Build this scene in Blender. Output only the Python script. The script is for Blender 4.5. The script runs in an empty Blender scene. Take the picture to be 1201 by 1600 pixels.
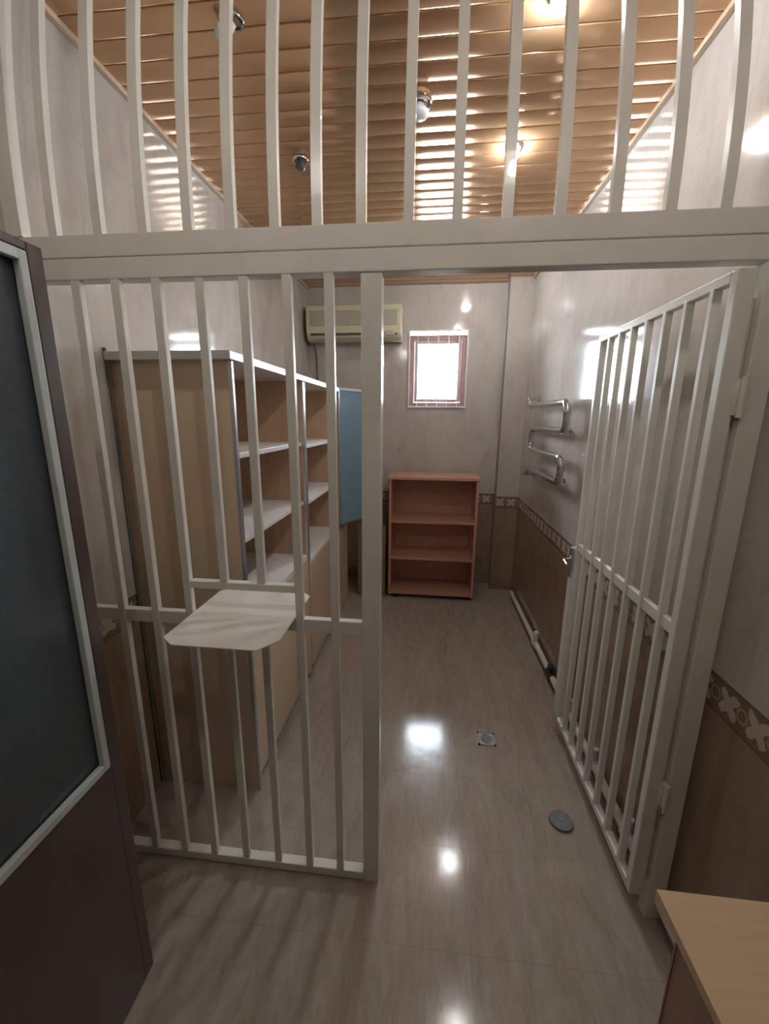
import bpy, bmesh, math, random
from mathutils import Vector, Matrix
random.seed(4)
SC = bpy.context.scene
COL = SC.collection

# ------------------------------------------------------------------ camera
CAM_H = 1.66
YAW, PITCH, ROLL, FPX = 0.10695, 0.22189, -0.007878, 644.1
def camera():
    cy, sy = math.cos(YAW), math.sin(YAW)
    f = Vector((-sy*math.cos(PITCH), cy*math.cos(PITCH), -math.sin(PITCH)))
    r = Vector((cy, sy, 0)); d = f.cross(r)
    c, s = math.cos(ROLL), math.sin(ROLL)
    r2 = c*r + s*d; d2 = -s*r + c*d
    cam = bpy.data.cameras.new('camera'); o = bpy.data.objects.new('camera', cam)
    COL.objects.link(o)
    m = Matrix((( r2.x, -d2.x, -f.x, 0), (r2.y, -d2.y, -f.y, 0), (r2.z, -d2.z, -f.z, CAM_H), (0, 0, 0, 1)))
    o.matrix_world = m
    cam.sensor_fit = 'VERTICAL'; cam.sensor_height = 36; cam.sensor_width = 36
    cam.lens = 36*FPX/1600; cam.clip_start = 0.02
    SC.camera = o
camera()

# ------------------------------------------------------------------ light
SC.view_settings.view_transform = 'Standard'
SC.view_settings.look = 'None'
SC.view_settings.exposure = 0.78
SC.view_settings.gamma = 1.0
SC.view_settings.use_curve_mapping = False
SKY_STRENGTH = 42.0
BULB_STRENGTH = 300.0     # lit lamps over the barred room
FRONT_STRENGTH = 225.0    # lit lamps over the near side of the bars
w = bpy.data.worlds.new('sky'); SC.world = w; w.use_nodes = True
bg = w.node_tree.nodes['Background']
bg.inputs[0].default_value = (0.80, 0.90, 1.0, 1); bg.inputs[1].default_value = SKY_STRENGTH
pl = bpy.data.lights.new('window_daylight', 'AREA'); pl.shape = 'RECTANGLE'; pl.size = 0.50; pl.size_y = 0.62
pl.cycles.is_portal = True
po = bpy.data.objects.new('window_daylight', pl); COL.objects.link(po)
po.location = (0.05, 4.235, 2.11); po.rotation_euler = (math.radians(-90), 0, 0)

# ------------------------------------------------------------------ room numbers
XL, XR, ZC = -1.19, 0.85, 2.85
YB, YF, YCOL = 4.12, -1.70, 3.97
D = 1.168                                        # front plane of the bars

# ------------------------------------------------------------------ materials
def new_mat(name):
    m = bpy.data.materials.new(name); m.use_nodes = True
    nt = m.node_tree; return m, nt, nt.nodes['Principled BSDF']
def mat(name, col, rough=.5, metal=0., coat=0., noise=0., scale=20., bump=0., stretch=(1, 1, 1), spec=.5):
    m, nt, b = new_mat(name)
    b.inputs['Base Color'].default_value = (*col, 1)
    b.inputs['Roughness'].default_value = rough; b.inputs['Metallic'].default_value = metal
    b.inputs['Coat Weight'].default_value = coat; b.inputs['Specular IOR Level'].default_value = spec
    if noise or bump:
        tc = nt.nodes.new('ShaderNodeTexCoord'); mp = nt.nodes.new('ShaderNodeMapping')
        mp.inputs['Scale'].default_value = stretch
        nt.links.new(tc.outputs['Object'], mp.inputs[0])
        n = nt.nodes.new('ShaderNodeTexNoise'); n.inputs['Scale'].default_value = scale
        n.inputs['Detail'].default_value = 6
        nt.links.new(mp.outputs[0], n.inputs[0])
        if noise:
            r = nt.nodes.new('ShaderNodeValToRGB')
            r.color_ramp.elements[0].position = .3; r.color_ramp.elements[1].position = .7
            r.color_ramp.elements[0].color = (*[max(0, c*(1-noise)) for c in col], 1)
            r.color_ramp.elements[1].color = (*[min(1, c*(1+noise)) for c in col], 1)
            nt.links.new(n.outputs[0], r.inputs[0]); nt.links.new(r.outputs[0], b.inputs['Base Color'])
        if bump:
            bp = nt.nodes.new('ShaderNodeBump'); bp.inputs['Strength'].default_value = bump
            bp.inputs['Distance'].default_value = .002
            nt.links.new(n.outputs[0], bp.inputs['Height']); nt.links.new(bp.outputs[0], b.inputs['Normal'])
    return m

class NG:
    """tiny helper for shader maths"""
    def __init__(s, nt): s.nt = nt
    def m(s, op, a, b=None, c=None, clamp=False):
        n = s.nt.nodes.new('ShaderNodeMath'); n.operation = op; n.use_clamp = clamp
        for i, v in enumerate((a, b, c)):
            if v is None: continue
            if isinstance(v, (int, float)): n.inputs[i].default_value = v
            else: s.nt.links.new(v, n.inputs[i])
        return n.outputs[0]
    def mix(s, fac, a, b):
        n = s.nt.nodes.new('ShaderNodeMix'); n.data_type = 'RGBA'
        for k, v in ((0, fac), (6, a), (7, b)):
            if isinstance(v, (int, float)): n.inputs[k].default_value = v
            elif isinstance(v, tuple): n.inputs[k].default_value = (*v, 1)
            else: s.nt.links.new(v, n.inputs[k])
        return n.outputs[2]
    def noise(s, vec, scale, detail=5, dist=0., stretch=(1, 1, 1), rough=.55):
        mp = s.nt.nodes.new('ShaderNodeMapping'); mp.inputs['Scale'].default_value = stretch
        s.nt.links.new(vec, mp.inputs[0])
        n = s.nt.nodes.new('ShaderNodeTexNoise'); n.inputs['Scale'].default_value = scale
        n.inputs['Detail'].default_value = detail; n.inputs['Distortion'].default_value = dist
        n.inputs['Roughness'].default_value = rough
        s.nt.links.new(mp.outputs[0], n.inputs[0]); return n.outputs[0]
    def ramp(s, v, stops):
        r = s.nt.nodes.new('ShaderNodeValToRGB'); e = r.color_ramp.elements
        while len(e) < len(stops): e.new(.5)
        for i, (p, c) in enumerate(stops): e[i].position = p; e[i].color = (*c, 1)
        s.nt.links.new(v, r.inputs[0]); return r.outputs[0]
    def line(s, v, period, width, phase=0.):
        """1 inside a thin line every `period`"""
        a = s.m('ADD', v, phase + 100*period)
        f = s.m('MODULO', a, period)
        d = s.m('MINIMUM', f, s.m('SUBTRACT', period, f))
        return s.m('LESS_THAN', d, width/2)

def wall_material():
    m, nt, b = new_mat('marble_wall_tile'); g = NG(nt)
    geo = nt.nodes.new('ShaderNodeNewGeometry'); sep = nt.nodes.new('ShaderNodeSeparateXYZ')
    nt.links.new(geo.outputs['Position'], sep.inputs[0]); X, Y, Z = sep.outputs
    sn = nt.nodes.new('ShaderNodeSeparateXYZ'); nt.links.new(geo.outputs['Normal'], sn.inputs[0])
    isx = g.m('GREATER_THAN', g.m('ABSOLUTE', sn.outputs[0]), .5)      # wall faces sideways: run along y
    s = g.m('ADD', g.m('MULTIPLY', Y, isx), g.m('MULTIPLY', X, g.m('SUBTRACT', 1., isx)))
    P = geo.outputs['Position']
    n1 = g.noise(P, 3.2, 7, 1.2, (1, 1, .6)); n2 = g.noise(P, 22, 6, .6, (1, 1, .35)); n3 = g.noise(P, 90, 3)
    mixn = g.m('ADD', g.m('MULTIPLY', n1, .55), g.m('ADD', g.m('MULTIPLY', n2, .35), g.m('MULTIPLY', n3, .10)))
    upper = g.ramp(mixn, [(.36, (.44, .385, .335)), (.48, (.495, .445, .40)), (.60, (.53, .485, .445)), (.70, (.48, .455, .43))])
    lower = g.ramp(mixn, [(.36, (.235, .155, .098)), (.50, (.28, .19, .122)), (.64, (.32, .23, .15))])
    # border strip
    t = g.m('DIVIDE', g.m('SUBTRACT', Z, .835), .11)
    per = .105
    u = g.m('DIVIDE', g.m('SUBTRACT', g.m('MODULO', g.m('ADD', s, 10.5), per), per/2), per)
    v = g.m('SUBTRACT', t, .52)
    r = g.m('SQRT', g.m('ADD', g.m('MULTIPLY', u, u), g.m('MULTIPLY', v, v)))
    th = g.m('ARCTAN2', v, u)
    wob = g.m('MULTIPLY', g.m('SUBTRACT', g.noise(P, 45, 3), .5), .30)
    edge = g.m('ADD', g.m('ADD', .32, g.m('MULTIPLY', g.m('COSINE', g.m('ADD', g.m('MULTIPLY', th, 4.), 3.14159)), .115)), wob)
    star = g.m('LESS_THAN', r, edge)
    u2 = g.m('SUBTRACT', .5, g.m('ABSOLUTE', u))
    r2 = g.m('SQRT', g.m('ADD', g.m('MULTIPLY', u2, u2), g.m('MULTIPLY', v, v)))
    ring = g.m('LESS_THAN', g.m('ABSOLUTE', g.m('SUBTRACT', r2, .17)), .035)
    bcol = g.mix(star, (.20, .13, .085), (.50, .43, .35))
    bcol = g.mix(ring, bcol, (.36, .28, .20))
    lines = g.m('GREATER_THAN', g.m('ABSOLUTE', g.m('SUBTRACT', t, .5)), .43)
    bcol = g.mix(lines, bcol, (.15, .10, .07))
    isup = g.m('GREATER_THAN', Z, .945); islow = g.m('LESS_THAN', Z, .835)
    # seams of the tiles
    hs = g.line(Z, .40, .0022, -.945); vs = g.line(s, .25, .0018, .04)
    seam = g.m('MULTIPLY', g.m('MAXIMUM', hs, vs), .35)
    c = g.mix(isup, bcol, upper); c = g.mix(islow, c, lower)
    c = g.mix(seam, c, (.30, .25, .20))
    nt.links.new(c, b.inputs['Base Color'])
    b.inputs['Roughness'].default_value = .10; b.inputs['Specular IOR Level'].default_value = .55
    bp = nt.nodes.new('ShaderNodeBump'); bp.inputs['Strength'].default_value = .12; bp.inputs['Distance'].default_value = .004
    nt.links.new(g.noise(P, 9, 2), bp.inputs['Height']); nt.links.new(bp.outputs[0], b.inputs['Normal'])
    return m

def floor_material():
    m, nt, b = new_mat('beige_floor_tile'); g = NG(nt)
    geo = nt.nodes.new('ShaderNodeNewGeometry'); sep = nt.nodes.new('ShaderNodeSeparateXYZ')
    P = geo.outputs['Position']; nt.links.new(P, sep.inputs[0]); X, Y, Z = sep.outputs
    n1 = g.noise(P, 5, 8, 1.5, (2.4, .55, 1)); n2 = g.noise(P, 30, 6, .8, (2.2, .5, 1)); n3 = g.noise(P, 160, 2)
    v = g.m('ADD', g.m('MULTIPLY', n1, .5), g.m('ADD', g.m('MULTIPLY', n2, .38), g.m('MULTIPLY', n3, .12)))
    c = g.ramp(v, [(.34, (.255, .205, .16)), (.45, (.315, .26, .21)), (.54, (.345, .29, .24)), (.66, (.385, .335, .285))])
    gx = g.line(X, .338, .003, .16); gy = g.line(Y, .3355, .003, -.994)
    gr = g.m('MAXIMUM', gx, gy)
    c = g.mix(g.m('MULTIPLY', gr, .35), c, (.22, .17, .13))
    nt.links.new(c, b.inputs['Base Color'])
    rg = g.m('ADD', .085, g.m('MULTIPLY', n2, .09)); nt.links.new(rg, b.inputs['Roughness'])
    b.inputs['Specular IOR Level'].default_value = .6
    bp = nt.nodes.new('ShaderNodeBump'); bp.inputs['Strength'].default_value = .5; bp.inputs['Distance'].default_value = .0012
    h = g.m('SUBTRACT', g.m('MULTIPLY', g.noise(P, 7, 2), 1.), gr)
    nt.links.new(h, bp.inputs['Height']); nt.links.new(bp.outputs[0], b.inputs['Normal'])
    return m

def wood_material(name, a, c, rough=.35, axis='z', coat=.2):
    m, nt, b = new_mat(name); g = NG(nt)
    tc = nt.nodes.new('ShaderNodeTexCoord'); st = {'x': (1, 14, 14), 'y': (14, 1, 14), 'z': (14, 14, 1)}[axis]
    v = g.noise(tc.outputs['Object'], 2.6, 6, 1.5, st)
    nt.links.new(g.ramp(v, [(.3, a), (.7, c)]), b.inputs['Base Color'])
    b.inputs['Roughness'].default_value = rough; b.inputs['Coat Weight'].default_value = coat
    b.inputs['Coat Roughness'].default_value = .25
    return m

M = {}
M['wall'] = wall_material(); M['floor'] = floor_material()
M['slat'] = mat('tan_ceiling_slat', (.60, .365, .205), .11, .66, .0, .05, 3, 0)
M['slat_gap'] = mat('dark_ceiling_gap', (.06, .04, .03), .7, noise=.2, scale=8)
M['slat_trim'] = mat('cream_ceiling_trim', (.62, .47, .33), .3, noise=.06, scale=12)
M['paint'] = mat('cream_metal_paint', (.70, .68, .615), .28, 0, .3, .05, 9, .15)
M['platter'] = mat('white_sheet_metal', (.72, .69, .63), .25, 0, .2, .05, 6, .1)
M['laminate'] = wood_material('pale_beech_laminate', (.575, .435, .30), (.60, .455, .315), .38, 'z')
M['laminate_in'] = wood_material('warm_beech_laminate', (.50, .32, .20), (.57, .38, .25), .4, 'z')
M['shelf_edge'] = mat('pale_shelf_edging', (.68, .64, .62), .35, noise=.04, scale=20)
M['alu'] = mat('brushed_aluminium', (.62, .63, .66), .28, .85, noise=.08, scale=60, stretch=(1, 1, .05))
M['pink'] = wood_material('pinkish_beech_veneer', (.50, .245, .165), (.58, .30, .21), .36, 'x')
M['board'] = wood_material('dull_brown_board', (.20, .125, .09), (.26, .165, .12), .5, 'z')
M['desk'] = wood_material('honey_desk_laminate', (.55, .38, .235), (.60, .425, .27), .34, 'x')
M['desk_side'] = wood_material('brown_desk_panel', (.28, .16, .10), (.34, .20, .13), .4, 'z')
M['chrome'] = mat('polished_chrome', (.60, .60, .60), .10, 1., noise=.03, scale=9)
M['steel'] = mat('satin_steel', (.50, .51, .53), .28, .9, noise=.1, scale=30)
M['drain'] = mat('dull_grey_metal', (.17, .175, .185), .42, .5, noise=.15, scale=60)
M['ac'] = mat('yellowed_white_plastic', (.66, .61, .42), .35, noise=.04, scale=5)
M['ac_front'] = mat('grey_beige_plastic', (.43, .41, .32), .4, noise=.04, scale=5)
M['ac_dark'] = mat('dark_louvre_slot', (.09, .08, .07), .6, noise=.1, scale=9)
M['door'] = mat('dark_brown_door_paint', (.085, .060, .050), .35, 0, .15, .12, 18, .1, (1, 1, .3))
M['bead'] = mat('white_glazing_bead', (.55, .60, .60), .35, noise=.05, scale=20)
M['black'] = mat('black_plastic', (.02, .02, .022), .4, noise=.2, scale=30)
M['pipe'] = mat('white_pipe_plastic', (.66, .63, .58), .35, noise=.05, scale=12)
M['pvc'] = mat('white_window_plastic', (.75, .75, .76), .35, noise=.03, scale=12)
M['redwood'] = mat('red_brown_window_wood', (.33, .19, .165), .45, noise=.10, scale=25, stretch=(1, 1, .2))
M['plaster'] = mat('reveal_plaster', (.62, .58, .55), .6, noise=.05, scale=20)
M['cable'] = mat('grey_cable_sleeve', (.16, .14, .12), .5, noise=.1, scale=20)
M['lamp_off'] = mat('unlit_lamp_glass', (.70, .72, .74), .12, noise=.03, scale=20)
M['lamp_dark'] = mat('dark_lamp_glass', (.10, .09, .09), .15, noise=.1, scale=20)
def dark_glass(name, a, c, rough):
    m, nt, b = new_mat(name); g = NG(nt)
    tc = nt.nodes.new('ShaderNodeTexCoord')
    nt.links.new(g.ramp(g.noise(tc.outputs['Object'], 60, 3), [(.3, a), (.7, c)]), b.inputs['Base Color'])
    b.inputs['Roughness'].default_value = rough; b.inputs['Specular IOR Level'].default_value = .6
    return m
M['doorglass'] = dark_glass('frosted_dark_blue_glass', (.055, .075, .085), (.068, .090, .10), .22)
M['cabglass'] = dark_glass('cabinet_glass_painted_reflection', (.17, .27, .34), (.18, .285, .355), .06)  # blue of the reflected window is painted into the glass colour
def pane_material():
    m, nt, b = new_mat('bright_window_pane')
    tr = nt.nodes.new('ShaderNodeBsdfTransparent'); gl = nt.nodes.new('ShaderNodeBsdfGlossy'); gl.inputs[1].default_value = .05
    fr = nt.nodes.new('ShaderNodeFresnel'); mx = nt.nodes.new('ShaderNodeMixShader')
    nt.links.new(fr.outputs[0], mx.inputs[0]); nt.links.new(tr.outputs[0], mx.inputs[1]); nt.links.new(gl.outputs[0], mx.inputs[2])
    nt.links.new(mx.outputs[0], nt.nodes['Material Output'].inputs[0]); return m
M['pane'] = pane_material()
def lit(name, st, col=(.90, .93, .96)):
    m, nt, b = new_mat(name)
    b.inputs['Base Color'].default_value = (.9, .9, .9, 1)
    b.inputs['Emission Color'].default_value = (*col, 1); b.inputs['Emission Strength'].default_value = st; return m
M['lit_room'] = lit('lit_lamp_glass', BULB_STRENGTH); M['lit_front'] = lit('lit_front_lamp_glass', FRONT_STRENGTH, (1., .975, .93))

# ------------------------------------------------------------------ mesh helpers
def box(bm, x0, x1, y0, y1, z0, z1, bev=0.):
    if x0 > x1: x0, x1 = x1, x0
    if y0 > y1: y0, y1 = y1, y0
    if z0 > z1: z0, z1 = z1, z0
    r = bmesh.ops.create_cube(bm, size=1.)
    vs = r['verts']
    for v in vs: v.co = Vector(((x0+x1)/2 + v.co.x*(x1-x0), (y0+y1)/2 + v.co.y*(y1-y0), (z0+z1)/2 + v.co.z*(z1-z0)))
    if bev:
        es = list({e for v in vs for e in v.link_edges})
        bmesh.ops.bevel(bm, geom=es, offset=bev, segments=2, affect='EDGES', profile=.5)
def cyl(bm, p, q, r, n=16, r2=None, caps=True):
    p, q = Vector(p), Vector(q); d = q-p
    mt = Matrix.Translation((p+q)/2) @ d.to_track_quat('Z', 'Y').to_matrix().to_4x4()
    bmesh.ops.create_cone(bm, cap_ends=caps, segments=n, radius1=r, radius2=r if r2 is None else r2, depth=d.length, matrix=mt)
def ball(bm, c, r, sz=(1, 1, 1), n=16):
    bmesh.ops.create_uvsphere(bm, u_segments=n, v_segments=max(6, n//2), radius=r,
                              matrix=Matrix.Translation(c) @ Matrix.Diagonal((*sz, 1)))
def tube(bm, pts, r, n=12, square=None):
    """sweep a circle (or a rectangle square=(half_u, half_v)) along points"""
    pts = [Vector(p) for p in pts]; rings = []
    up = Vector((1, 0, 0)) if square else Vector((.123, .3, .95)).normalized()
    for i, p in enumerate(pts):
        a = pts[max(0, i-1)]; b = pts[min(len(pts)-1, i+1)]
        t = (b-a).normalized()
        u = (up - t*up.dot(t)).normalized(); v = t.cross(u)
        if square:
            hu, hv = square; off = [(-hu, -hv), (hu, -hv), (hu, hv), (-hu, hv)]
        else:
            off = [(r*math.cos(k*2*math.pi/n), r*math.sin(k*2*math.pi/n)) for k in range(n)]; up = u
        rings.append([bm.verts.new(p + u*a_ + v*b_) for a_, b_ in off])
    k = len(rings[0])
    for A, B in zip(rings, rings[1:]):
        for i in range(k): bm.faces.new((A[i], A[(i+1) % k], B[(i+1) % k], B[i]))
    bm.faces.new(rings[0][::-1]); bm.faces.new(rings[-1])
def prism(bm, outline, z0, z1):
    a = [bm.verts.new((x, y, z0)) for x, y in outline]; b = [bm.verts.new((x, y, z1)) for x, y in outline]
    n = len(a)
    bm.faces.new(a[::-1]); bm.faces.new(b)
    for i in range(n): bm.faces.new((a[i], a[(i+1) % n], b[(i+1) % n], b[i]))
def smooth_path(pts, r, seg=6):
    """round the corners of a polyline"""
    pts = [Vector(p) for p in pts]; out = [pts[0]]
    for a, b, c in zip(pts, pts[1:], pts[2:]):
        u = (a-b); v = (c-b); k = min(r, u.length*.49, v.length*.49)
        p0 = b+u.normalized()*k; p1 = b+v.normalized()*k
        for i in range(seg+1):
            t = i/seg; out.append(p0*(1-t)**2 + b*2*t*(1-t) + p1*t*t)
    out.append(pts[-1]); return out
def obj(name, bm, m, parent=None, smooth=False):
    bmesh.ops.recalc_face_normals(bm, faces=bm.faces)
    me = bpy.data.meshes.new(name)
    if parent is not None:                       # vertices are given in world space
        inv = world_of(parent).inverted()
        bm.transform(inv)
    bm.to_mesh(me); bm.free()
    me.materials.append(m)
    if smooth:
        for p in me.polygons: p.use_smooth = True
        try: me.set_sharp_from_angle(angle=math.radians(40))
        except Exception: pass
    o = bpy.data.objects.new(name, me); COL.objects.link(o)
    if parent is not None: o.parent = parent
    return o
def world_of(o):
    m = o.matrix_basis.copy()
    return world_of(o.parent) @ m if o.parent else m
def B(): return bmesh.new()
def bx(name, m, parent, *a, bev=0.): 
    b = B(); box(b, *a, bev=bev); return obj(name, b, m, parent)
def thing(name, label, cat, loc=(0, 0, 0), rotz=0., group=None):
    o = bpy.data.objects.new(name, None); COL.objects.link(o); o.empty_display_size = .1
    o.location = loc; o.rotation_euler = (0, 0, rotz); o['label'] = label; o['category'] = cat
    if group: o['group'] = group
    return o
def tag(o, label, cat, group=None):
    o['label'] = label; o['category'] = cat
    if group: o['group'] = group
    return o
def struct(name, bm, m, parent=None, smooth=False):
    o = obj(name, bm, m, parent, smooth)
    if parent is None: o['kind'] = 'structure'
    return o

# ------------------------------------------------------------------ room shell
T = .12
b = B(); box(b, XL-T, XR+T, YF-T, YB+.3, -.1, 0); struct('floor', b, M['floor'])
b = B(); box(b, XL-T, XL, YF-T, YB+.3, 0, ZC+.1); struct('wall_left', b, M['wall'])
b = B(); box(b, XR, XR+T, YF-T, YB+.3, 0, ZC+.1); struct('wall_right', b, M['wall'])
b = B(); box(b, XL, XR, YF-T, YF, 0, ZC+.1); struct('wall_front', b, M['wall'])
# back wall with the window opening
WX0, WX1, WZ0, WZ1 = -.222, .322, 1.772, 2.462
b = B(); W2 = YB+.16
box(b, XL, WX0, YB, W2, 0, ZC+.1); box(b, WX1, XR, YB, W2, 0, ZC+.1)
box(b, WX0, WX1, YB, W2, 0, WZ0); box(b, WX0, WX1, YB, W2, WZ1, ZC+.1)
struct('wall_back', b, M['wall'])
# boxed-in corner column
b = B(); box(b, .645, XR, YCOL, YB, 0, ZC); struct('wall_corner', b, M['wall'])
b = B(); box(b, .634, .645, YCOL-.002, YCOL+.012, 0, ZC); struct('trim_1', b, M['cable'])
# slatted ceiling: one mesh, slats run across the room
b = B(); box(b, XL, XR, YF, YB, ZC+.012, ZC+.09); struct('ceiling', b, M['slat_gap'])
cb = B(); pitch = .0905
y = YF + .02
prof = [(-.0428, .012), (-.0428, .003), (-.0412, .0008), (-.038, .0001), (0, 0), (.038, .0001), (.0412, .0008), (.0428, .003), (.0428, .012)]
while y < YB:
    ys = [(min(max(y+py, YF+.001), YB-.001), ZC+pz) for py, pz in prof]
    A = [cb.verts.new((XL+.002, a, z)) for a, z in ys]; Bv = [cb.verts.new((XR-.002, a, z)) for a, z in ys]
    for i in range(len(ys)-1): cb.faces.new((A[i], A[i+1], Bv[i+1], Bv[i]))
    y += pitch
slats = struct('ceiling', cb, M['slat'], smooth=True)
slats['kind'] = 'structure'
b = B(); box(b, XL, XL+.022, D+.09, YB, ZC-.016, ZC+.002, .003); struct('trim_2', b, M['slat_trim'])
b = B(); box(b, XR-.022, XR, D+.09, YB, ZC-.016, ZC+.002, .003); struct('trim_3', b, M['slat_trim'])

# window in the back wall
WZT = WZ1-.022
win = bpy.data.objects.new('window_1', None); COL.objects.link(win); win.location = (.05, YB, WZ0); win['kind'] = 'structure'
b = B()
for x0, x1, z0, z1 in ((WX0, WX0+.05, WZ0, WZT), (WX1-.05, WX1, WZ0, WZT), (WX0+.05, WX1-.05, WZ0, WZ0+.05), (WX0+.05, WX1-.05, WZT-.05, WZT)):
    box(b, x0, x1, YB+.085, YB+.14, z0, z1, .004)
obj('window_frame', b, M['redwood'], win)
b = B()
sx0, sx1, sz0, sz1 = WX0+.052, WX1-.052, WZ0+.052, WZT-.052
for x0, x1, z0, z1 in ((sx0, sx0+.030, sz0, sz1), (sx1-.030, sx1, sz0, sz1), (sx0+.030, sx1-.030, sz0, sz0+.030), (sx0+.030, sx1-.030, sz1-.030, sz1)):
    box(b, x0, x1, YB+.07, YB+.12, z0, z1, .004)
obj('window_sash', b, M['redwood'], win)
bx('pane', M['pane'], win, sx0+.028, sx1-.028, YB+.095, YB+.099, sz0+.028, sz1-.028)
bx('window_sill', M['pvc'], win, WX0, WX1, YB+.004, YB+.085, WZ0-.001, WZ0+.012)
# white grille in front of the window
gr = thing('window_grille', 'small white barred grille over the bright back window', 'grille', (.05, YB-.012, WZ0))
b = B(); e = .014
box(b, WX0-.004, WX0-.004+e, YB-.016, YB-.002, WZ0-.004, WZ1+.004, .002)
box(b, WX1+.004-e, WX1+.004, YB-.016, YB-.002, WZ0-.004, WZ1+.004, .002)
box(b, WX0+.010, WX1-.010, YB-.016, YB-.002, WZ0-.004, WZ0+.008, .002)
box(b, WX0+.010, WX1-.010, YB-.016, YB-.002, WZ1-.008, WZ1+.004, .002)
obj('grille_frame', b, M['pvc'], gr)
for k in range(5):
    x = WX0 + (WX1-WX0)*(k+.85)/5.7
    b = B(); cyl(b, (x, YB-.009, WZ0+.008), (x, YB-.009, WZ1-.008), .0055, 10); obj('grille_bar', b, M['pvc'], gr, True)

# ------------------------------------------------------------------ the barred partition
P_ = M['paint']; BW, BD = .0255, .018
part_ = thing('barred_partition', 'cream barred partition with pass-through shelf left of the doorway', 'partition', (-.65, D+.02, 0))
bx('post', P_, part_, -.193, -.137, D, D+.05, 0, 2.03, bev=.003)
bx('top_rail', P_, part_, XL+.002, XR-.002, D, D+.045, 2.033, 2.088, bev=.003)
bx('bottom_rail', P_, part_, XL+.002, -.193, D, D+.035, .004, .038, bev=.003)
bx('middle_rail', P_, part_, XL+.002, -.193, D+.002, D+.027, .992, 1.036, bev=.002)
bx('ledge_rail', P_, part_, -.765+BW/2, -.394-BW/2, D, D+.027, 1.124, 1.148, bev=.002)
LB = [-1.005, -.885, -.765, -.64, -.515, -.394, -.279]
for i, x in enumerate(LB):
    if i in (3, 4):
        bx('bar', P_, part_, x-BW/2, x+BW/2, D+.002, D+.002+BD, 1.149, 2.033, bev=.0025)
        bx('bar', P_, part_, x-BW/2, x+BW/2, D+.002, D+.002+BD, .038, .992, bev=.0025)
    else:
        bx('bar', P_, part_, x-BW/2, x+BW/2, D-.001, D-.001+BD+.003, .038, 2.033, bev=.0025)
bx('wall_stile', P_, part_, XL+.002, XL+.045, D, D+.035, .038, 2.033, bev=.002)
bx('jamb_post', P_, part_, .778, .834, D-.005, D+.04, 0, 2.033, bev=.003)
bx('stop_strip', P_, part_, .762, .778, D+.02, D+.035, .14, 1.955, bev=.001)
# pass-through sheet: bevel-cornered plate through the opening
x0, x1, y0, y1, c = -.748, -.409, .972, 1.375, .045
b = B(); prism(b, [(x0, y0+c*.8), (x0+c, y0), (x1-c, y0), (x1, y0+c*1.3), (x1, y1-c*.9), (x1-c, y1), (x0+c, y1), (x0, y1-c*.8)], 1.037, 1.0405)
pt = obj('pass_through_shelf', b, M['platter'], part_); pt['label'] = 'white metal sheet with clipped corners'

# upper grille with gently bowed bars up to the ceiling
ug = thing('upper_grille', 'cream grille of tall bowed bars above the top beam', 'grille', (-.17, D+.02, 2.09))
bx('beam', P_, ug, XL+.002, XR-.002, D, D+.045, 2.089, 2.146, bev=.003)
UB = [-1.052, -.918, -.787, -.659, -.54, -.42, -.307, -.192, -.071, .05, .172, .297, .424, .548, .668, .785]
def bow(z, x): return D+.012 + (.245+.07*x)*max(0, z-2.16)**2
for x in UB:
    b = B(); tube(b, [(x, bow(2.146+k*.07, x), 2.146+k*.07) for k in range(11)], 0, square=(BW/2, .0095))
    obj('bar', b, P_, ug)
b = B(); tube(b, [(XL+.025, bow(2.146+k*.07, XL), 2.146+k*.07) for k in range(11)], 0, square=(.024, .015)); obj('side_stile', b, P_, ug)
b = B(); tube(b, [(XR-.018, bow(2.146+k*.07, XR), 2.146+k*.07) for k in range(11)], 0, square=(.014, .015)); obj('side_stile', b, P_, ug)

# gate, swung open into the room
gt = thing('barred_gate', 'cream barred gate swung open along the right wall', 'gate', (.72, D+.04, .09))
gx0, gx1 = .72, .742
GY0, GY1, GZ0, GZ1 = D+.012, 2.012, .088, 2.018
bx('hinge_stile', P_, gt, gx0, gx0+.042, GY0-.012, GY0+.018, GZ0, GZ1, bev=.003)
bx('lock_stile', P_, gt, gx0, gx1+.01, GY1-.022, GY1, GZ0, GZ1, bev=.002)
bx('top_rail', P_, gt, gx0, gx1+.004, GY0+.018, GY1-.022, GZ1-.026, GZ1, bev=.002)
bx('bottom_rail', P_, gt, gx0, gx1+.004, GY0+.018, GY1-.022, GZ0, GZ0+.03, bev=.002)
bx('middle_rail', P_, gt, gx0+.003, gx1, GY0+.018, GY1-.022, 1.045, 1.083, bev=.002)
for y in (1.262, 1.378, 1.488, 1.602, 1.708, 1.808, 1.905):
    bx('bar', P_, gt, gx0-.001, gx0+.022, y-.009, y+.009, GZ0+.02, GZ1-.02, bev=.002)
bx('cover_plate', P_, gt, gx0-.004, gx0+.012, GY1-.006, GY1+.045, .11, .93, bev=.001)
lk = bx('lock_case', M['steel'], gt, gx0-.012, gx0+.028, GY1, GY1+.04, .90, 1.05, bev=.003)
b = B(); tube(b, smooth_path([(gx0-.008, GY1+.018, .99), (gx0-.045, GY1+.018, .99), (gx0-.048, GY1-.05, .985)], .015), .006, 10)
cyl(b, (gx0-.014, GY1+.018, .99), (gx0-.008, GY1+.018, .99), .016, 14)
obj('lever_handle', b, M['chrome'], lk, True)
for z in (.50, 1.72):
    b = B(); box(b, .757, .782, D-.006, D+.018, z-.045, z+.045, .002); cyl(b, (.770, D-.012, z-.05), (.770, D-.012, z+.05), .008, 12)
    obj('hinge', b, P_, gt, True)
b = B(); box(b, .757, .775, D-.016, D-.008, .44, .47, .002); obj('hinge_pin', b, M['steel'], gt)

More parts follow.
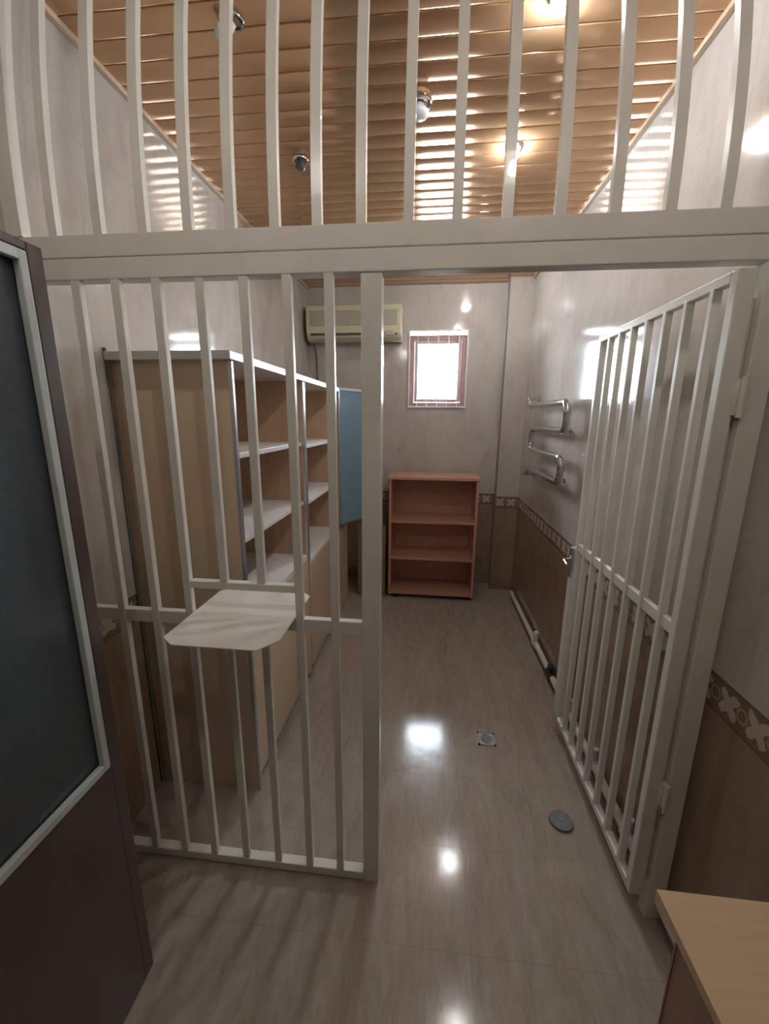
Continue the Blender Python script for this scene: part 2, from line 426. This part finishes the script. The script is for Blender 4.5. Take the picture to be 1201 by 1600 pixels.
# ------------------------------------------------------------------ left wall units
UX = -.73; UB0 = XL+.003
def open_unit(label, y0, y1, shelves, zb, ztop=1.862, first=False):
    t = thing('open_shelf_cabinet', label, 'cabinet', ((UX+UB0)/2, (y0+y1)/2, 0), 0, 'pale wooden cabinets on the left wall')
    th = .018
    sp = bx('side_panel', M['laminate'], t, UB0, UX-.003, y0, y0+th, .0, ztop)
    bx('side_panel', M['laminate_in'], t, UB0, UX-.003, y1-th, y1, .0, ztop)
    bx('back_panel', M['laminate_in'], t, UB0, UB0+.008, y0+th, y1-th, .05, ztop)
    oy = .028 if first else 0
    bx('top_slab', M['shelf_edge'], t, UB0, UX+.022, y0-oy, y1-.002, ztop, ztop+.03, bev=.002)
    for z in shelves:
        bx('shelf', M['shelf_edge'], t, UB0+.008, UX-.006, y0+th, y1-th, z-.02, z, bev=.001)
    bx('cabinet_floor', M['shelf_edge'], t, UB0+.008, UX+.004, y0+th, y1-th, zb-.022, zb, bev=.001)
    nd = 1 if first else 2
    w = (y1-y0)/nd
    for k in range(nd):
        dr = bx('door', M['laminate'], t, UX-.012, UX+.004, y0+.018+k*(w-.016), y0+k*(w-.016)+w-.002, .06, zb-.026, bev=.0015)
    bx('plinth', M['laminate'], t, UX-.06, UX-.045, y0+th, y1-th, 0, .058)
    for yy in ((y0, y1) if first else (y0,)):
        s = 0 if yy == y0 else -.016
        bx('edge_profile', M['alu'], t, UX-.004, UX+.012, yy+s, yy+s+.017, 0 if first and yy == y0 else zb, ztop-.001, bev=.002)
    return t
open_unit('tall pale open-shelf cabinet nearest the bars, its whole side panel showing', 1.492, 2.362, [1.525, 1.18], .845, first=True)
open_unit('second pale open-shelf cabinet, between the nearest one and the glass door', 2.366, 3.236, [1.505, 1.16], .79)
# narrow unit with the glass door ajar
t = thing('glass_door_cabinet', 'narrow pale cabinet with glass door coloured blue by painted window reflection, farthest along left wall', 'cabinet', ((UX+UB0)/2, 3.4, 0), 0, 'pale wooden cabinets on the left wall')
y0, y1 = 3.240, 3.585
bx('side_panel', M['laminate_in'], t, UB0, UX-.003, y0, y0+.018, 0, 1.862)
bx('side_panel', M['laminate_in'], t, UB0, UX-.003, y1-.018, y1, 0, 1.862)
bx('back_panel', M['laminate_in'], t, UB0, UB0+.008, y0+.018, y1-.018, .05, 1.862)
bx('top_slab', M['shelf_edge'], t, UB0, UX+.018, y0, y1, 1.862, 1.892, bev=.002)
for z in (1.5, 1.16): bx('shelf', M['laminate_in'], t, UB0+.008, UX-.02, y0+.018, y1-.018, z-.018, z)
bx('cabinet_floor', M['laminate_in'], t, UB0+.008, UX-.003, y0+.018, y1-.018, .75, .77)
bx('lower_door', M['laminate'], t, UX-.012, UX+.004, y0+.002, y1-.002, .02, .745, bev=.0015)
dv = Vector((.150, .255, 0)); L = .30; dv.normalize()
gd = bpy.data.objects.new('glass_door', None); COL.objects.link(gd); gd.parent = t
gd.matrix_basis = world_of(t).inverted() @ (Matrix.Translation((UX+.008, y0+.012, 0)) @ Matrix.Rotation(math.atan2(dv.y, dv.x), 4, 'Z'))
def local_part(name, m, parent, *a, bev=0.):
    bm = B(); box(bm, *a, bev=bev); bmesh.ops.recalc_face_normals(bm, faces=bm.faces)
    me = bpy.data.meshes.new(name); bm.to_mesh(me); bm.free(); me.materials.append(m)
    o = bpy.data.objects.new(name, me); COL.objects.link(o); o.parent = parent; return o
b = B(); z0, z1 = .80, 1.895
box(b, 0, .012, -.009, .009, z0, z1, .002); box(b, L-.012, L, -.009, .009, z0, z1, .002)
box(b, .012, L-.012, -.009, .009, z0, z0+.012, .002); box(b, .012, L-.012, -.009, .009, z1-.022, z1, .002)
me = bpy.data.meshes.new('door_frame'); b.to_mesh(me); b.free(); me.materials.append(M['alu'])
o = bpy.data.objects.new('door_frame', me); COL.objects.link(o); o.parent = gd
local_part('glass', M['cabglass'], gd, .012, L-.012, -.003, .003, z0+.012, z1-.022)

# ------------------------------------------------------------------ pink-brown bookshelf at the back
bk = thing('low_bookshelf', 'low pinkish-brown empty bookshelf standing under the window', 'bookshelf', (.045, 3.85, 0))
X0, X1, Y0, Y1 = -.350, .440, 3.645, 4.03
pk = M['pink']
bx('side_panel', pk, bk, X0, X0+.02, Y0, Y1, .035, 1.135)
bx('side_panel', pk, bk, X1-.02, X1, Y0, Y1, .035, 1.135)
bx('back_panel', pk, bk, X0+.02, X1-.02, Y1-.02, Y1-.012, .04, 1.135)
bx('top_board', pk, bk, X0-.014, X1+.014, Y0-.014, Y1, 1.135, 1.160, bev=.002)
for z in (.745, .395): bx('shelf', pk, bk, X0+.02, X1-.02, Y0+.006, Y1-.02, z-.01, z+.01)
bx('bottom_board', pk, bk, X0+.02, X1-.02, Y0+.003, Y1-.02, .04, .06)
bx('kick_board', pk, bk, X0+.02, X1-.02, Y0+.03, Y0+.045, .03, .04)
for x in (X0+.06, X1-.06):
    for y in (Y0+.04, Y1-.05):
        b = B(); cyl(b, (x, y, 0), (x, y, .012), .022, 14); cyl(b, (x, y, .012), (x, y, .04), .013, 12); obj('foot', b, M['black'], bk, True)

# board standing between cabinets and bookshelf
b = B(); box(b, -.645, -.385, 3.66, 3.68, 0, .70, .002)
o = obj('wooden_board', b, M['board']); tag(o, 'loose dull brown board standing upright left of the bookshelf', 'board')
o.matrix_basis = Matrix.Translation((0, 3.66, 0)) @ Matrix.Rotation(math.radians(-2.0), 4, 'X') @ Matrix.Translation((0, -3.66, 0))

# ------------------------------------------------------------------ air conditioner
ac = thing('air_conditioner', 'yellowed white split air conditioner high on back wall', 'air conditioner', (-.7, YB, 2.35))
ax0, ax1, az0, az1 = -1.150, -.285, 2.352, 2.658
def ac_profile(bm, x0, x1, prof):
    A = [bm.verts.new((x0, y, z)) for y, z in prof]; Bq = [bm.verts.new((x1, y, z)) for y, z in prof]; n = len(A)
    bm.faces.new(A); bm.faces.new(Bq[::-1])
    for i in range(n): bm.faces.new((A[i], A[(i+1) % n], Bq[(i+1) % n], Bq[i]))
yf = YB-.20
prof = [(YB-.002, az0+.01), (YB-.002, az1), (yf+.03, az1), (yf+.012, az1-.01), (yf+.002, az1-.04), (yf, az0+.12), (yf+.004, az0+.07), (yf+.018, az0+.03), (yf+.045, az0+.008), (yf+.08, az0)]
b = B(); ac_profile(b, ax0, ax1, prof); bmesh.ops.bevel(b, geom=[e for e in b.edges if e.calc_length() < .9 and len({round(v.co.x, 3) for v in e.verts}) == 1], offset=.006, segments=2, affect='EDGES')
obj('casing', b, M['ac'], ac, True)
b = B(); box(b, ax0+.035, ax1-.035, yf-.007, yf+.003, az0+.125, az1-.055, .003); obj('front_panel', b, M['ac_front'], ac)
b = B(); box(b, ax0+.04, ax1-.15, yf-.003, yf+.03, az0+.048, az0+.062); obj('air_slot', b, M['ac_dark'], ac)
bx('louvre', M['ac_front'], ac, ax0+.04, ax1-.15, yf+.010, yf+.018, az0+.020, az0+.046, bev=.002)
b = B(); box(b, ax1-.14, ax1-.075, yf-.003, yf+.008, az0+.040, az0+.078, .002); obj('display_panel', b, M['ac_front'], ac)
b = B(); box(b, ax1-.055, ax1-.035, yf-.002, yf+.01, az0+.045, az0+.058, .002); obj('sensor_window', b, M['ac_dark'], ac)
b = B(); tube(b, smooth_path([(ax0-.012, YB-.15, az1-.04), (ax0-.014, YB-.12, az0+.10), (ax0+.03, YB-.03, az0-.02), (ax0+.04, YB-.012, az0-.10), (ax0+.045, YB-.012, 1.90)], .06), .008, 10)
obj('drain_hose', b, M['cable'], ac, True)

b = B(); tube(b, smooth_path([(XL+.006, 1.470, 1.905), (XL+.007, 1.474, 1.86), (XL+.007, 1.475, .96), (XL+.007, 1.475, .02)], .02), .0055, 8)
tag(obj('wall_cable', b, M['cable'], None, True), 'thin dark cable running down left wall beside the nearest tall cabinet', 'cable')

# ------------------------------------------------------------------ towel rail on the right wall
tr = thing('towel_rail', 'chrome serpentine heated towel rail on the right wall', 'towel rail', (XR, 2.95, 1.25))
x = .782; yn, yfr = 2.545, 3.34
pts = [(x, yfr+.10, 1.765), (x, yn, 1.765), (x, yn, 1.600), (x, yfr+.02, 1.600), (x, yfr+.02, 1.440), (x, yn+.02, 1.440), (x, yn+.02, 1.290), (x, yfr+.06, 1.290)]
b = B(); tube(b, smooth_path(pts, .06, 8), .0215, 20); obj('pipe', b, M['chrome'], tr, True)
for yy, z, s in ((yfr+.10, 1.765, 1), (yfr+.06, 1.290, -1)):
    b = B(); tube(b, smooth_path([(x, yy-.02, z), (x, yy+.03, z), (x, yy+.03, z+s*.055)], .02, 5), .014, 12)
    cyl(b, (x-.022, yy+.03, z+s*.055), (XR, yy+.03, z+s*.055), .010, 12)
    cyl(b, (XR-.012, yy+.03, z+s*.055), (XR, yy+.03, z+s*.055), .026, 18)
    box(b, x-.03, x-.02, yy-.02, yy+.075, z+s*.055-.007, z+s*.055+.007, .003)
    obj('valve', b, M['chrome'], tr, True)
for yy, z in ((yn+.12, 1.60), (yn+.14, 1.29)):
    b = B(); cyl(b, (x, yy, z), (XR, yy, z), .006, 10); cyl(b, (XR-.006, yy, z), (XR, yy, z), .016, 14); obj('bracket', b, M['chrome'], tr, True)

# ------------------------------------------------------------------ pipe along the foot of the right wall
pp = thing('wall_pipe', 'white plastic pipe running along foot of right wall', 'pipe', (.818, 2.6, .0))
b = B(); cyl(b, (.820, 3.80, .048), (.820, 2.50, .062), .019, 14); obj('pipe_run', b, M['pipe'], pp, True)
b = B(); cyl(b, (.820, 2.43, .062), (.820, .95, .075), .019, 14); obj('pipe_run', b, M['pipe'], pp, True)
b = B(); cyl(b, (.820, 2.90, .05), (.820, 2.82, .055), .025, 14); cyl(b, (.820, 2.86, .05), (.820, 2.86, .135), .019, 14); ball(b, (.820, 2.86, .135), .021, n=12); obj('tee_or_light_bump', b, M['pipe'], pp, True)
b = B(); cyl(b, (.820, 2.51, .062), (.820, 2.42, .062), .026, 14); cyl(b, (.820, 2.465, .06), (.820, 2.465, .105), .012, 12); box(b, .800, .832, 2.44, 2.49, .10, .128, .006)
vv = obj('stop_valve', b, M['black'], pp, True); vv['label'] = 'black stop valve'
for yy in (2.1, 1.75, 1.4):  # added fittings, shaped after white bumps of sunlight and pipe reflection
    b = B(); cyl(b, (.820, yy-.02, .068), (.820, yy+.02, .068), .025, 14); cyl(b, (.820, yy, .07), (.820, yy, .15), .016, 12); obj('tee_or_light_bump', b, M['pipe'], pp, True)

# ------------------------------------------------------------------ floor drains
t = thing('floor_drain', 'small square chrome floor drain with dark round grate', 'drain', (.348, 1.925, 0))
b = B(); s = .046
for a in range(4):
    ang = a*math.pi/2
    bb = [( -s, -s), (s, -s), (s, -s+.010), (-s, -s+.010)]
    pr = [(.348 + px*math.cos(ang)-py*math.sin(ang), 1.925+px*math.sin(ang)+py*math.cos(ang)) for px, py in bb]
    prism(b, pr, 0, .004)
obj('drain_frame', b, M['chrome'], t)
bx('drain_plate', M['steel'], t, .348-s+.008, .348+s-.008, 1.925-s+.008, 1.925+s-.008, 0, .0025)
b = B(); cyl(b, (.348, 1.925, .002), (.348, 1.925, .0045), .032, 28); obj('grate', b, M['drain'], t)
t = thing('drain_cover', 'larger round grey drain cover on floor beside gate', 'drain cover', (.603, 1.490, 0))
b = B(); cyl(b, (.603, 1.490, 0), (.603, 1.490, .010), .050, 36, .047); obj('cover_plate', b, M['drain'], t, True)
b = B(); cyl(b, (.603, 1.490, .010), (.603, 1.490, .012), .005, 12); obj('screw', b, M['steel'], t, True)

# ------------------------------------------------------------------ ceiling spot lights
def spot(x, y, label, glass, tilt=(0, 0), big=False):
    t = thing('ceiling_spotlight', label, 'ceiling light', (x, y, ZC), 0, 'spotlights in the slatted ceiling')
    R = .048 if big else .038
    b = B()
    prof = [(R*.72, ZC), (R, ZC), (R*1.02, ZC-.004), (R*.95, ZC-.009), (R*.76, ZC-.011), (R*.72, ZC-.006)]
    n = 28; rings = []
    for k in range(n):
        a = 2*math.pi*k/n; rings.append([b.verts.new((x+r*math.cos(a), y+r*math.sin(a), z)) for r, z in prof])
    for k in range(n):
        A, Q = rings[k], rings[(k+1) % n]
        for i in range(len(prof)): j = (i+1) % len(prof); b.faces.new((A[i], A[j], Q[j], Q[i]))
    obj('trim_ring', b, M['chrome'], t, True)
    b = B(); dx, dy = tilt
    top = Vector((x, y, ZC-.004)); tip = top + Vector((dx, dy, -.03))
    cyl(b, top, tip, .018, 20, .024 if not big else .036); ball(b, tip, .0245 if not big else .038, (1, 1, .55), 18)
    obj('bulb', b, glass, t, True)
    return t
spot(.333, 1.52, 'lit spotlight nearest the bars on the right side of ceiling', M['lit_room'])
spot(.333, 2.20, 'lit spotlight in ceiling, second from bars on the right', M['lit_room'])
spot(.333, 3.45, 'lit spotlight in ceiling near the back window', M['lit_room'])
spot(-.645, 1.50, 'unlit white spotlight nearest the bars on left side of ceiling', M['lamp_off'], (-.03, 0))
spot(-.648, 2.20, 'dark unlit spotlight in ceiling, second from bars on left', M['lamp_dark'])
spot(-.081, 1.90, 'large round unlit spotlight in the middle of the ceiling', M['lamp_off'], big=True)
spot(-.50, .25, 'lit spotlight over the near room, left side', M['lit_front'])
spot(.33, .25, 'lit spotlight over the near room, right side', M['lit_front'])

# ------------------------------------------------------------------ brown glazed door, open on the left
dr = bpy.data.objects.new('door_1', None); COL.objects.link(dr); dr.location = (-.82, .05, 0); dr['kind'] = 'structure'
dx0, dx1 = -.840, -.800; e0, e1 = .05, .858; gz0, gz1, ge = .79, 1.96, .803
b = B()
box(b, dx0, dx1, ge+.018, e1, .008, 1.995, .003); box(b, dx0, dx1, e0, e0+.06, .008, 1.995, .003)
box(b, dx0, dx1, e0+.06, ge+.018, .008, gz0-.018, .002); box(b, dx0, dx1, e0+.06, ge+.018, gz1+.018, 1.995, .002)
obj('door_leaf', b, M['door'], dr)
b = B(); q = .020
for ya, yb, za, zb_ in ((ge-q+.016, ge+.014, gz0-.015, gz1+.015), (e0+.06, e0+.08, gz0-.015, gz1+.015), (e0+.08, ge-q+.016, gz0-.015, gz0+.005), (e0+.08, ge-q+.016, gz1-.005, gz1+.015)):
    box(b, dx1-.012, dx1+.004, ya, yb, za, zb_, .002)
obj('glazing_bead', b, M['bead'], dr)
bx('door_glass', M['doorglass'], dr, dx1-.024, dx1-.016, e0+.062, ge+.016, gz0-.016, gz1+.016)
b = B(); box(b, XL, dx0-.02, -.05, .05, 0, ZC); struct('wall_front', b, M['wall'])
b = B(); box(b, dx0-.02, dx0+.03, -.05, .046, 0, 2.06); struct('trim_4', b, M['door'])

# ------------------------------------------------------------------ desk corner at lower right
dk = thing('side_desk', 'honey-coloured wooden desk corner in the near right foreground', 'desk', (.66, .2, 0))
bx('desk_top', M['desk'], dk, .482, XR-.003, -.45, .700, .718, .740, bev=.001)
bx('side_panel', M['desk_side'], dk, .508, .526, -.43, .655, 0, .718)
bx('side_panel', M['desk_side'], dk, .82, .838, -.43, .655, 0, .718)
bx('back_panel', M['desk_side'], dk, .526, .82, .62, .636, .12, .718)
bx('edge_strip', M['desk_side'], dk, .506, .528, .655, .659, 0, .718)
